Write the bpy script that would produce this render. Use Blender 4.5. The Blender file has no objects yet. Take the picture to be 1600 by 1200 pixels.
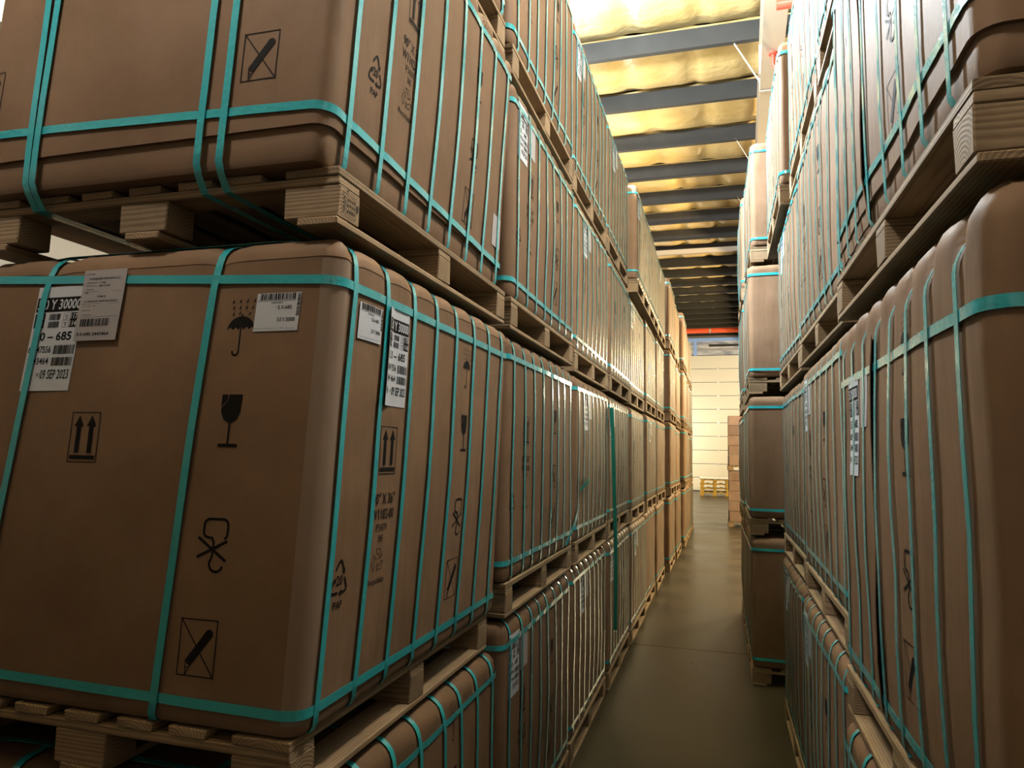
import bpy, bmesh, math, random
from mathutils import Vector, Matrix, noise

# ------------------------------------------------------------------ camera, world, lamps, exposure
scn = bpy.context.scene
COL = scn.collection
PI = math.pi
rad = math.radians

cd = bpy.data.cameras.new('camera')
cd.sensor_width = 36.0
cd.lens = 1109.0 / 1600.0 * 36.0
cd.clip_start = 0.05
cam = bpy.data.objects.new('camera', cd)
cam.location = (0, 0, 1.85)
cam.rotation_euler = (Matrix.Rotation(rad(16.353), 3, 'Z') @ Matrix.Rotation(PI / 2 + rad(5.476), 3, 'X')
                      @ Matrix.Rotation(rad(1.0), 3, 'Z')).to_euler()
COL.objects.link(cam)
scn.camera = cam

w = bpy.data.worlds.new('world')
scn.world = w
w.use_nodes = True
w.node_tree.nodes['Background'].inputs[0].default_value = (0.8, 0.9, 1.0, 1)
w.node_tree.nodes['Background'].inputs[1].default_value = 0.05

scn.view_settings.view_transform = 'Standard'
scn.view_settings.look = 'None'
scn.view_settings.exposure = 0.0
scn.view_settings.gamma = 1.0
scn.view_settings.use_curve_mapping = False


def lamp(name, loc, watts, col, size=0.25):
    l = bpy.data.lights.new(name, 'POINT')
    l.energy = watts
    l.color = col
    l.shadow_soft_size = size
    o = bpy.data.objects.new(name, l)
    o.location = loc
    COL.objects.link(o)
    return o


COOL = (0.86, 0.94, 1.0)
NEUT = (1.0, 0.93, 0.82)
WARM = (1.0, 0.74, 0.38)
# unseen lamps of the hall, some added only for brightness: over the cross aisle, over the edges of both storage blocks, over the open bay beyond them
lamp('unseen_hall_lamp', (-1.9, -0.62, 6.3), 780, (1.0, 0.93, 0.86), 0.28)
lamp('unseen_hall_lamp', (-1.5, 5.3, 5.8), 3300, (0.85, 0.94, 1.0), 0.25)
lamp('unseen_hall_lamp', (1.15, 2.7, 6.2), 1250, (1.0, 0.92, 0.82), 0.3)
lamp('unseen_hall_lamp', (-3.0, 11.0, 5.3), 900, NEUT, 0.3)  # added to brighten the roof and the far upper carton faces
lamp('unseen_hall_lamp', (3.6, 14.5, 4.7), 3000, WARM, 0.3)
lamp('unseen_hall_lamp', (3.4, 23.0, 4.6), 2000, WARM, 0.3)
lamp('unseen_hall_lamp', (5.0, 33.5, 5.2), 1100, (1.0, 0.88, 0.62), 0.3)  # added to brighten the far wall and put glints on the straps
lamp('dock_lamp', (-3.2, 35.8, 2.9), 650, (1.0, 0.9, 0.66), 0.2)

# ------------------------------------------------------------------ materials
MATS = {}


def nodes_of(name):
    m = bpy.data.materials.new(name)
    m.use_nodes = True
    nt = m.node_tree
    return m, nt, nt.nodes, nt.links, nt.nodes['Principled BSDF']


def plain(name, col, rough=0.6, spec=0.3, metal=0.0, noise_amt=0.12, scale=8.0, bump=0.0, bscale=60):
    m, nt, N, L, P = nodes_of(name)
    P.inputs['Roughness'].default_value = rough
    P.inputs['Specular IOR Level'].default_value = spec
    P.inputs['Metallic'].default_value = metal
    tc = N.new('ShaderNodeTexCoord')
    nz = N.new('ShaderNodeTexNoise')
    nz.inputs['Scale'].default_value = scale
    nz.inputs['Detail'].default_value = 4
    L.new(tc.outputs['Object'], nz.inputs['Vector'])
    mx = N.new('ShaderNodeMix')
    mx.data_type = 'RGBA'
    mx.inputs[6].default_value = (*[c * (1 - noise_amt) for c in col], 1)
    mx.inputs[7].default_value = (*[min(1, c * (1 + noise_amt)) for c in col], 1)
    L.new(nz.outputs['Fac'], mx.inputs[0])
    L.new(mx.outputs[2], P.inputs['Base Color'])
    if bump:
        n2 = N.new('ShaderNodeTexNoise')
        n2.inputs['Scale'].default_value = bscale
        n2.inputs['Detail'].default_value = 3
        L.new(tc.outputs['Object'], n2.inputs['Vector'])
        b = N.new('ShaderNodeBump')
        b.inputs['Strength'].default_value = bump
        b.inputs['Distance'].default_value = 0.01
        L.new(n2.outputs['Fac'], b.inputs['Height'])
        L.new(b.outputs['Normal'], P.inputs['Normal'])
    MATS[name] = m
    return m


def cardboard(name, c0, c1):
    m, nt, N, L, P = nodes_of(name)
    P.inputs['Roughness'].default_value = 0.6
    P.inputs['Specular IOR Level'].default_value = 0.1
    tc = N.new('ShaderNodeTexCoord')
    oi = N.new('ShaderNodeObjectInfo')
    add = N.new('ShaderNodeVectorMath')
    add.operation = 'MULTIPLY_ADD'
    L.new(oi.outputs['Random'], add.inputs[0])
    add.inputs[1].default_value = (13, 7, 5)
    L.new(tc.outputs['Object'], add.inputs[2])
    n1 = N.new('ShaderNodeTexNoise')
    n1.inputs['Scale'].default_value = 3.0
    n1.inputs['Detail'].default_value = 6
    n1.inputs['Roughness'].default_value = 0.6
    L.new(add.outputs[0], n1.inputs['Vector'])
    cr = N.new('ShaderNodeValToRGB')
    cr.color_ramp.elements[0].position = 0.3
    cr.color_ramp.elements[1].position = 0.72
    cr.color_ramp.elements[0].color = (*c0, 1)
    cr.color_ramp.elements[1].color = (*c1, 1)
    L.new(n1.outputs['Fac'], cr.inputs[0])
    # per-carton tone
    hs = N.new('ShaderNodeHueSaturation')
    mr = N.new('ShaderNodeMapRange')
    mr.inputs[3].default_value = 0.86
    mr.inputs[4].default_value = 1.1
    L.new(oi.outputs['Random'], mr.inputs[0])
    L.new(mr.outputs[0], hs.inputs['Value'])
    L.new(cr.outputs[0], hs.inputs['Color'])
    L.new(hs.outputs[0], P.inputs['Base Color'])
    # crumple: stretched vertical pleats plus fine fibre
    mp = N.new('ShaderNodeMapping')
    mp.inputs['Scale'].default_value = (9, 9, 1.6)
    L.new(add.outputs[0], mp.inputs[0])
    n2 = N.new('ShaderNodeTexNoise')
    n2.inputs['Scale'].default_value = 1.0
    n2.inputs['Detail'].default_value = 5
    L.new(mp.outputs[0], n2.inputs['Vector'])
    n3 = N.new('ShaderNodeTexNoise')
    n3.inputs['Scale'].default_value = 22.0
    n3.inputs['Detail'].default_value = 5
    L.new(add.outputs[0], n3.inputs['Vector'])
    ma = N.new('ShaderNodeMath')
    ma.operation = 'MULTIPLY_ADD'
    L.new(n3.outputs['Fac'], ma.inputs[0])
    ma.inputs[1].default_value = 0.12
    L.new(n2.outputs['Fac'], ma.inputs[2])
    b = N.new('ShaderNodeBump')
    b.inputs['Strength'].default_value = 0.35
    b.inputs['Distance'].default_value = 0.02
    L.new(ma.outputs[0], b.inputs['Height'])
    L.new(b.outputs['Normal'], P.inputs['Normal'])
    rr = N.new('ShaderNodeMapRange')
    rr.inputs[3].default_value = 0.5
    rr.inputs[4].default_value = 0.7
    L.new(n1.outputs['Fac'], rr.inputs[0])
    L.new(rr.outputs[0], P.inputs['Roughness'])
    MATS[name] = m


def wood(name, axis, c0, c1, scale=26.0):
    """pine: growth rings round the given axis, so the long faces show streaks and the ends show arcs"""
    m, nt, N, L, P = nodes_of(name)
    P.inputs['Roughness'].default_value = 0.7
    P.inputs['Specular IOR Level'].default_value = 0.2
    tc = N.new('ShaderNodeTexCoord')
    oi = N.new('ShaderNodeObjectInfo')
    cb = N.new('ShaderNodeCombineXYZ')
    v1 = N.new('ShaderNodeMath'); v1.operation = 'MULTIPLY_ADD'
    v1.inputs[1].default_value = 0.16; v1.inputs[2].default_value = -0.08
    L.new(oi.outputs['Random'], v1.inputs[0])
    for k in range(2):
        L.new(v1.outputs[0], cb.inputs[k])
    v2 = N.new('ShaderNodeMath'); v2.operation = 'MULTIPLY_ADD'
    v2.inputs[1].default_value = -0.07; v2.inputs[2].default_value = 0.09
    L.new(oi.outputs['Random'], v2.inputs[0])
    L.new(v2.outputs[0], cb.inputs[2])
    ad = N.new('ShaderNodeVectorMath'); ad.operation = 'ADD'
    L.new(tc.outputs['Object'], ad.inputs[0]); L.new(cb.outputs[0], ad.inputs[1])
    mp = N.new('ShaderNodeMapping')
    s = [1, 1, 1]
    s['XYZ'.index(axis)] = 0.12
    mp.inputs['Scale'].default_value = s
    L.new(ad.outputs[0], mp.inputs[0])
    wv = N.new('ShaderNodeTexWave')
    wv.wave_type = 'RINGS'
    wv.rings_direction = axis
    wv.inputs['Scale'].default_value = scale
    wv.inputs['Distortion'].default_value = 2.2
    wv.inputs['Detail'].default_value = 3
    wv.inputs['Detail Scale'].default_value = 1.6
    L.new(mp.outputs[0], wv.inputs['Vector'])
    n1 = N.new('ShaderNodeTexNoise')
    n1.inputs['Scale'].default_value = 6
    n1.inputs['Detail'].default_value = 4
    L.new(ad.outputs[0], n1.inputs['Vector'])
    cr = N.new('ShaderNodeValToRGB')
    cr.color_ramp.elements[0].position = 0.02
    cr.color_ramp.elements[1].position = 0.55
    cr.color_ramp.elements[0].color = (*c0, 1)
    cr.color_ramp.elements[1].color = (*c1, 1)
    L.new(wv.outputs['Fac'], cr.inputs[0])
    mx = N.new('ShaderNodeMix'); mx.data_type = 'RGBA'; mx.blend_type = 'MULTIPLY'
    mx.inputs[0].default_value = 0.55
    L.new(cr.outputs[0], mx.inputs[6])
    c2 = N.new('ShaderNodeValToRGB')
    c2.color_ramp.elements[0].position = 0.3
    c2.color_ramp.elements[1].position = 0.65
    c2.color_ramp.elements[0].color = (0.55, 0.5, 0.45, 1)
    L.new(n1.outputs['Fac'], c2.inputs[0])
    L.new(c2.outputs[0], mx.inputs[7])
    hs = N.new('ShaderNodeHueSaturation')
    mr = N.new('ShaderNodeMapRange')
    mr.inputs[3].default_value = 0.72; mr.inputs[4].default_value = 1.12
    L.new(oi.outputs['Random'], mr.inputs[0]); L.new(mr.outputs[0], hs.inputs['Value'])
    L.new(mx.outputs[2], hs.inputs['Color'])
    L.new(hs.outputs[0], P.inputs['Base Color'])
    b = N.new('ShaderNodeBump')
    b.inputs['Strength'].default_value = 0.15; b.inputs['Distance'].default_value = 0.003
    L.new(wv.outputs['Fac'], b.inputs['Height'])
    L.new(b.outputs['Normal'], P.inputs['Normal'])
    MATS[name] = m


cardboard('kraft', (0.150, 0.096, 0.059), (0.210, 0.137, 0.089))
cardboard('kraft_small', (0.20, 0.14, 0.115), (0.29, 0.21, 0.175))
wood('pine_x', 'X', (0.215, 0.15, 0.09), (0.30, 0.225, 0.143), 38.0)
wood('pine_y', 'Y', (0.215, 0.15, 0.09), (0.30, 0.225, 0.143), 38.0)
wood('yellow_pine', 'Y', (0.55, 0.33, 0.06), (0.80, 0.56, 0.14))
plain('strap', (0.025, 0.36, 0.42), 0.22, 0.6, noise_amt=0.1, bump=0.2, bscale=60)
MATS['strap'].node_tree.nodes['Principled BSDF'].inputs['Coat Weight'].default_value = 0.7
MATS['strap'].node_tree.nodes['Principled BSDF'].inputs['Coat Roughness'].default_value = 0.14
plain('strap_green', (0.01, 0.17, 0.13), 0.3, 0.5)
plain('tape', (0.225, 0.165, 0.125), 0.3, 0.5, noise_amt=0.1, scale=12)
plain('ink', (0.010, 0.010, 0.010), 0.7, 0.08, noise_amt=0.2)
plain('ink_faded', (0.07, 0.05, 0.04), 0.6, 0.2)
plain('paper', (0.50, 0.54, 0.61), 0.5, 0.3, noise_amt=0.03)
plain('paper_grey', (0.33, 0.32, 0.34), 0.55, 0.3, noise_amt=0.03)
plain('fold_dark', (0.10, 0.062, 0.04), 0.8, 0.1)
plain('purlin_steel', (0.040, 0.038, 0.034), 0.6, 0.15, noise_amt=0.25, scale=3)
plain('rafter_paint', (0.42, 0.36, 0.28), 0.5, 0.3, noise_amt=0.06)
plain('red_paint', (0.62, 0.055, 0.03), 0.4, 0.4)
plain('orange_red', (0.80, 0.10, 0.03), 0.35, 0.45)
plain('blue_paint', (0.25, 0.42, 0.85), 0.4, 0.4)
plain('wall_panel', (0.34, 0.31, 0.26), 0.6, 0.3, noise_amt=0.05)
plain('door_panel', (0.68, 0.64, 0.54), 0.5, 0.3, noise_amt=0.03)
plain('dark_rubber', (0.03, 0.03, 0.03), 0.7, 0.3)
plain('white_sheet', (0.82, 0.82, 0.80), 0.5, 0.3, noise_amt=0.03)
plain('galvanised', (0.45, 0.45, 0.44), 0.4, 0.5, metal=0.6)


def film_mat():
    m, nt, N, L, P = nodes_of('stretch_film')
    P.inputs['Base Color'].default_value = (0.75, 0.74, 0.74, 1)
    P.inputs['Roughness'].default_value = 0.15
    P.inputs['Alpha'].default_value = 0.22
    tc = N.new('ShaderNodeTexCoord')
    nz = N.new('ShaderNodeTexNoise'); nz.inputs['Scale'].default_value = 14
    L.new(tc.outputs['Object'], nz.inputs['Vector'])
    b = N.new('ShaderNodeBump'); b.inputs['Strength'].default_value = 0.6; b.inputs['Distance'].default_value = 0.02
    L.new(nz.outputs['Fac'], b.inputs['Height']); L.new(b.outputs['Normal'], P.inputs['Normal'])
    MATS['stretch_film'] = m


film_mat()


def glass_mat():
    m, nt, N, L, P = nodes_of('grimy_glass')
    P.inputs['Roughness'].default_value = 0.35
    tc = N.new('ShaderNodeTexCoord')
    mp = N.new('ShaderNodeMapping'); mp.inputs['Scale'].default_value = (0.6, 1, 2.2)
    L.new(tc.outputs['Object'], mp.inputs[0])
    nz = N.new('ShaderNodeTexNoise'); nz.inputs['Scale'].default_value = 2.2; nz.inputs['Detail'].default_value = 4
    L.new(mp.outputs[0], nz.inputs['Vector'])
    cr = N.new('ShaderNodeValToRGB')
    cr.color_ramp.elements[0].position = 0.35; cr.color_ramp.elements[1].position = 0.68
    cr.color_ramp.elements[0].color = (0.20, 0.22, 0.28, 1); cr.color_ramp.elements[1].color = (0.62, 0.62, 0.62, 1)
    L.new(nz.outputs['Fac'], cr.inputs[0]); L.new(cr.outputs[0], P.inputs['Base Color'])
    MATS['grimy_glass'] = m


glass_mat()


def insulation_mat():
    m, nt, N, L, P = nodes_of('gold_insulation')
    P.inputs['Roughness'].default_value = 0.42
    P.inputs['Specular IOR Level'].default_value = 0.5
    tc = N.new('ShaderNodeTexCoord')
    nz = N.new('ShaderNodeTexNoise'); nz.inputs['Scale'].default_value = 1.6; nz.inputs['Detail'].default_value = 5
    L.new(tc.outputs['Object'], nz.inputs['Vector'])
    cr = N.new('ShaderNodeValToRGB')
    cr.color_ramp.elements[0].position = 0.32; cr.color_ramp.elements[1].position = 0.7
    cr.color_ramp.elements[0].color = (0.48, 0.34, 0.12, 1); cr.color_ramp.elements[1].color = (0.62, 0.48, 0.22, 1)
    L.new(nz.outputs['Fac'], cr.inputs[0]); L.new(cr.outputs[0], P.inputs['Base Color'])
    n2 = N.new('ShaderNodeTexNoise'); n2.inputs['Scale'].default_value = 7; n2.inputs['Detail'].default_value = 4
    L.new(tc.outputs['Object'], n2.inputs['Vector'])
    b = N.new('ShaderNodeBump'); b.inputs['Strength'].default_value = 0.5; b.inputs['Distance'].default_value = 0.03
    L.new(n2.outputs['Fac'], b.inputs['Height']); L.new(b.outputs['Normal'], P.inputs['Normal'])
    MATS['gold_insulation'] = m


insulation_mat()


def concrete_mat():
    m, nt, N, L, P = nodes_of('polished_concrete')
    P.inputs['Specular IOR Level'].default_value = 0.22
    tc = N.new('ShaderNodeTexCoord')
    geo = N.new('ShaderNodeNewGeometry')
    n1 = N.new('ShaderNodeTexNoise'); n1.inputs['Scale'].default_value = 1.3; n1.inputs['Detail'].default_value = 8
    L.new(geo.outputs['Position'], n1.inputs['Vector'])
    cr = N.new('ShaderNodeValToRGB')
    cr.color_ramp.elements[0].position = 0.33; cr.color_ramp.elements[1].position = 0.68
    cr.color_ramp.elements[0].color = (0.02, 0.018, 0.012, 1); cr.color_ramp.elements[1].color = (0.06, 0.053, 0.038, 1)
    L.new(n1.outputs['Fac'], cr.inputs[0])
    mp = N.new('ShaderNodeMapping'); mp.inputs['Scale'].default_value = (4, 14, 1)
    L.new(geo.outputs['Position'], mp.inputs[0])
    n2 = N.new('ShaderNodeTexNoise'); n2.inputs['Scale'].default_value = 1.5; n2.inputs['Detail'].default_value = 6
    L.new(mp.outputs[0], n2.inputs['Vector'])
    c2 = N.new('ShaderNodeValToRGB')
    c2.color_ramp.elements[0].position = 0.27; c2.color_ramp.elements[1].position = 0.36
    c2.color_ramp.elements[0].color = (0.45, 0.42, 0.38, 1)
    L.new(n2.outputs['Fac'], c2.inputs[0])
    mx = N.new('ShaderNodeMix'); mx.data_type = 'RGBA'; mx.blend_type = 'MULTIPLY'; mx.inputs[0].default_value = 1
    L.new(cr.outputs[0], mx.inputs[6]); L.new(c2.outputs[0], mx.inputs[7])
    L.new(mx.outputs[2], P.inputs['Base Color'])
    rr = N.new('ShaderNodeMapRange'); rr.inputs[3].default_value = 0.2; rr.inputs[4].default_value = 0.46
    L.new(n1.outputs['Fac'], rr.inputs[0]); L.new(rr.outputs[0], P.inputs['Roughness'])
    MATS['polished_concrete'] = m


concrete_mat()


# ------------------------------------------------------------------ object helpers
def link(name, me, parent=None):
    o = bpy.data.objects.new(name, me)
    COL.objects.link(o)
    if parent is not None:
        o.parent = parent
    return o


def mesh(name, verts, faces, mat, smooth=False, sharp=None):
    me = bpy.data.meshes.new(name)
    me.from_pydata([tuple(v) for v in verts], [], faces)
    me.materials.append(MATS[mat])
    if smooth:
        for p in me.polygons:
            p.use_smooth = True
        if sharp:
            me.set_sharp_from_angle(angle=rad(sharp))
    me.validate()
    me.update()
    return me


BOXF = [(0, 3, 2, 1), (4, 5, 6, 7), (0, 1, 5, 4), (1, 2, 6, 5), (2, 3, 7, 6), (3, 0, 4, 7)]


class MB:
    def __init__(self):
        self.v, self.f = [], []

    def box(self, x0, x1, y0, y1, z0, z1):
        n = len(self.v)
        self.v += [(x0, y0, z0), (x1, y0, z0), (x1, y1, z0), (x0, y1, z0), (x0, y0, z1), (x1, y0, z1), (x1, y1, z1), (x0, y1, z1)]
        self.f += [tuple(n + i for i in q) for q in BOXF]
        return self

    def bar(self, a, b, wdt, hgt, up=(0, 0, 1)):
        a, b = Vector(a), Vector(b)
        d = (b - a).normalized()
        s = d.cross(Vector(up)).normalized()
        u = s.cross(d)
        n = len(self.v)
        for p in (a, b):
            for i, j in ((-1, -1), (1, -1), (1, 1), (-1, 1)):
                self.v.append(tuple(p + s * wdt / 2 * i + u * hgt / 2 * j))
        self.f += [tuple(n + i for i in q) for q in ((0, 1, 2, 3), (7, 6, 5, 4), (0, 4, 5, 1), (1, 5, 6, 2), (2, 6, 7, 3), (3, 7, 4, 0))]
        return self

    def tube(self, pts, r, seg=12):
        pts = [Vector(p) for p in pts]
        n0 = len(self.v)
        for i, p in enumerate(pts):
            d = (pts[min(i + 1, len(pts) - 1)] - pts[max(i - 1, 0)]).normalized()
            a = Vector((0, 0, 1)) if abs(d.z) < 0.9 else Vector((1, 0, 0))
            s = d.cross(a).normalized()
            u = s.cross(d)
            for k in range(seg):
                t = 2 * PI * k / seg
                self.v.append(tuple(p + s * r * math.cos(t) + u * r * math.sin(t)))
        for i in range(len(pts) - 1):
            for k in range(seg):
                a = n0 + i * seg + k
                b = n0 + i * seg + (k + 1) % seg
                self.f.append((a, b, b + seg, a + seg))
        self.f.append(tuple(n0 + k for k in range(seg))[::-1])
        self.f.append(tuple(n0 + (len(pts) - 1) * seg + k for k in range(seg)))
        return self

    def me(self, name, mat, smooth=False, sharp=35):
        return mesh(name, self.v, self.f, mat, smooth, sharp)


def bevel_box(name, sx, sy, sz, mat, bev=0.004, jitter=0.0, seed=0):
    """box centred on its own origin with chamfered edges"""
    bm = bmesh.new()
    bmesh.ops.create_cube(bm, size=1)
    rnd = random.Random(seed)
    for v in bm.verts:
        v.co = Vector((v.co.x * sx, v.co.y * sy, v.co.z * sz))
        if jitter:
            v.co += Vector((rnd.uniform(-1, 1), rnd.uniform(-1, 1), rnd.uniform(-1, 1))) * jitter
    bmesh.ops.bevel(bm, geom=list(bm.edges), offset=bev, segments=1, affect='EDGES')
    me = bpy.data.meshes.new(name)
    bm.to_mesh(me)
    bm.free()
    me.materials.append(MATS[mat])
    return me


def thing(name, loc, label, cat, group=None, rot=(0, 0, 0)):
    o = bpy.data.objects.new(name, None)
    o.empty_display_size = 0.1
    COL.objects.link(o)
    o.location = loc
    o.rotation_euler = rot
    o['label'] = label
    o['category'] = cat
    if group:
        o['group'] = group
    return o


def structure(o):
    o['kind'] = 'structure'
    return o


def copy_tree(o, parent=None):
    c = o.copy()
    COL.objects.link(c)
    c.parent = parent
    for ch in o.children:
        copy_tree(ch, c)
    return c


# ------------------------------------------------------------------ the hall
def build_floor():
    fl = structure(link('floor', MB().box(-12, 14, -8, 39.5, -0.3, -0.03).me('floor', 'fold_dark')))
    ys = [-8, 0.75, 7.22, 13.68, 20.15, 26.6, 33.1, 39.5]
    xs = [-12, -6.0, 0.9, 7.5, 14]
    for i in range(len(ys) - 1):
        for j in range(len(xs) - 1):
            s = link('concrete_slab', MB().box(xs[j] + .006, xs[j + 1] - .006, ys[i] + .006, ys[i + 1] - .006, -0.03, 0).me('concrete_slab', 'polished_concrete'), fl)
    return fl


build_floor()


def roof_z(y):
    return 6.87 + 0.042 * (y - 8.66)


def build_ceiling():
    me = mesh('ceiling', [(-12, -8, roof_z(-8) + .5), (14, -8, roof_z(-8) + .5), (14, 39.5, roof_z(39.5) + .5), (-12, 39.5, roof_z(39.5) + .5)],
              [(0, 1, 2, 3)], 'purlin_steel')
    c = structure(link('ceiling', me))
    step = 1.56
    y = 8.66 - step * 10
    ypos = []
    while y < 39:
        ypos.append(y)
        y += step
    # Z-section purlins, one mesh shared
    x0, x1 = -12, 14
    prof = [(-.07, 0), (.0, 0), (.0, .28), (.07, .28), (.07, .274), (.006, .274), (.006, -.006), (-.07, -.006)]
    n = len(prof)
    v = [(x0, p[0], p[1]) for p in prof] + [(x1, p[0], p[1]) for p in prof]
    f = [(i, (i + 1) % n, n + (i + 1) % n, n + i) for i in range(n)]
    pm = mesh('purlin', v, f, 'purlin_steel')
    for y in ypos:
        o = link('purlin', pm, c)
        o.location = (0, y, roof_z(y))
    # draped insulation between the purlins
    for k in range(len(ypos) - 1):
        ya, yb = ypos[k], ypos[k + 1]
        if yb < 2.5:
            nx = 20
        else:
            nx = 300
        vs, fs = [], []
        ny = 8
        rnd = random.Random(k)
        ph = rnd.uniform(0, 5)
        for i in range(nx + 1):
            x = x0 + (x1 - x0) * i / nx
            for j in range(ny + 1):
                t = j / ny
                yy = ya + 0.012 + (yb - ya - 0.02) * t
                sag = 0.16 * math.sin(PI * t) ** 0.7
                pleat = 0.03 * noise.noise(Vector((x * 2.4 + ph * 7, t * 0.8, ph))) + 0.06 * abs(math.sin(x * 3.3 + ph + .5 * math.sin(x * 1.7))) ** 14
                vs.append((x, yy, roof_z(yy) + 0.31 - sag + pleat * (0.3 + math.sin(PI * t))))
        for i in range(nx):
            for j in range(ny):
                a = i * (ny + 1) + j
                fs.append((a, a + 1, a + ny + 2, a + ny + 1))
        link('insulation_blanket', mesh('insulation_blanket', vs, fs, 'gold_insulation', True), c)
    # rafter along the hall
    for xr0 in (0.60, -7.0, 8.2):
        z0 = lambda yy: roof_z(yy) - 0.60
        r = MB()
        ya, yb = -8, 39
        for (dx0, dx1, dz0, dz1) in ((-.115, .115, 0, .016), (-.006, .006, .016, .584), (-.115, .115, .584, .6)):
            n0 = len(r.v)
            for yy in (ya, yb):
                zz = z0(yy)
                xr = xr0 + .032 * (yy - 8)
                r.v += [(xr + dx0, yy, zz + dz0), (xr + dx1, yy, zz + dz0), (xr + dx1, yy, zz + dz1), (xr + dx0, yy, zz + dz1)]
            r.f += [tuple(n0 + i for i in q) for q in ((0, 1, 2, 3), (7, 6, 5, 4), (0, 4, 5, 1), (1, 5, 6, 2), (2, 6, 7, 3), (3, 7, 4, 0))]
        ra = link('rafter', r.me('rafter', 'rafter_paint'), c)
        if xr0 == 0.60:
            zz = z0(8.75)
            xr = xr0 + .024
            link('splice_plate', MB().box(xr - .118, xr + .118, 8.74, 8.77, zz - .01, zz + .59).me('splice_plate', 'rafter_paint'), ra)
            for y in ypos:
                if 4.5 < y < 26 and ypos.index(y) % 2 == 0:
                    xr = xr0 + .032 * (y - 8)
                    for s in (-1, 1):
                        link('flange_brace', MB().bar((xr + s * .1, y - .05, roof_z(y) - .585), (xr + s * .42, y, roof_z(y) + .03), .04, .012).me('flange_brace', 'rafter_paint'), ra)
            # a light strut under one far purlin
    st = link('strut_beam', MB().box(-12, 14, -.05, .05, -.1, .02).me('strut_beam', 'rafter_paint'), c)
    st.location = (0, 18.9, roof_z(18.9) - 0.05)
    return c


build_ceiling()


def build_walls():
    g = 'wall_panel'
    structure(link('wall_back', MB().box(-12, -3.2, 38.6, 38.8, 0, 8.7).box(3.4, 14, 38.6, 38.8, 0, 8.7).box(-3.2, 3.4, 38.6, 38.8, 8.05, 8.7).me('wall_back', g)))
    structure(link('wall_left', MB().box(-12.2, -12, -8, 39.5, 0, 8.8).me('wall_left', g)))
    structure(link('wall_right', MB().box(14, 14.2, -8, 39.5, 0, 8.8).me('wall_right', g)))
    structure(link('wall_front', MB().box(-12, 14, -8.2, -8, 0, 7).me('wall_front', g)))
    # sectional dock door, each panel its own piece
    d = structure(bpy.data.objects.new('door_1', None))
    COL.objects.link(d)
    d.location = (0, 38.55, 0)
    n, H = 10, 7.1
    ph = H / n
    for i in range(n):
        m = MB().box(-3.1, 3.3, -.03, .04, i * ph + .012, (i + 1) * ph - .012)
        for k in range(1, 6):
            zz = i * ph + ph * k / 6
            m.box(-3.1, 3.3, -.037, -.03, zz - .012, zz + .004)
        p = link('door_panel', m.me('door_panel', 'door_panel'), d)
        if i:
            for xh in (-1.9, -.06, 1.8):
                link('hinge', MB().box(xh - .06, xh + .06, -.055, -.03, i * ph - .05, i * ph + .05).me('hinge', 'galvanised'), p)
    link('bottom_seal', MB().box(-3.1, 3.3, -.05, .04, 0, .05).me('bottom_seal', 'dark_rubber'), d)
    # window band above the door: blue frame, grimy panes, a black slot
    wn = structure(bpy.data.objects.new('window_1', None))
    COL.objects.link(wn)
    wn.location = (0, 38.5, 0)
    link('window_frame', MB().box(-3.2, 3.4, -.08, .06, 7.86, 8.02).box(-1.28, -1.12, -.08, .06, 7.1, 7.86).box(3.2, 3.4, -.08, .06, 7.1, 7.86).box(-3.2, -3.05, -.08, .06, 7.1, 7.86).me('window_frame', 'blue_paint'), wn)
    link('window_pane', MB().box(-1.12, 3.2, 0, .03, 7.12, 7.86).me('window_pane', 'grimy_glass'), wn)
    link('window_pane', MB().box(-3.05, -1.28, 0, .03, 7.12, 7.86).me('window_pane', 'grimy_glass'), wn)
    link('vent_slot', MB().box(-.5, 2.6, -.03, 0, 7.56, 7.68).me('vent_slot', 'dark_rubber'), wn)
    link('window_rail', MB().box(-1.12, 3.2, -.05, .03, 7.36, 7.44).me('window_rail', 'paper_grey'), wn)


build_walls()

# fire pipe across the far end, with its hanger
pp = thing('sprinkler_pipe', (0, 36.5, 8.1), 'bright red fire sprinkler pipe running across above the far dock door', 'pipe')
link('pipe', MB().tube([(-6, 0, 0), (-3, 0, 0), (0, 0, 0), (3, 0, 0), (6, 0, 0)], .14, 16).me('pipe', 'orange_red', True), pp)
link('hanger_rod', MB().bar((-.42, -.02, .1), (-.42, -.5, 1.1), .05, .03, (1, 0, 0)).me('hanger_rod', 'red_paint'), pp)
link('hanger_clamp', MB().tube([(-.46, 0, 0), (-.38, 0, 0)], .155, 16).me('hanger_clamp', 'galvanised', True), pp)
hk = thing('pipe_bracket', (0.60, 7.85, roof_z(7.85) - .60), 'small red L-shaped bracket under the pale roof rafter', 'bracket')
link('arm', MB().tube([(0, 0, 0), (0, 0, -.14), (.02, 0, -.17), (.16, 0, -.17)], .022, 10).me('arm', 'red_paint', True), hk)
link('flange', MB().tube([(0, 0, .002), (0, 0, -.02)], .045, 12).me('flange', 'red_paint', True), hk)
rp = thing('red_junction', (0.68, 6.83, roof_z(6.83) - .60), 'red fitting clamped under the near end of the pale rafter', 'pipe fitting')
link('body', MB().tube([(-.12, 0, -.05), (.14, 0, -.05)], .05, 14).me('body', 'red_paint', True), rp)
link('clamp', MB().tube([(0, 0, .0), (0, 0, -.06)], .03, 10).me('clamp', 'red_paint', True), rp)

# ------------------------------------------------------------------ flat print helpers
_font_cache = {}


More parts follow.
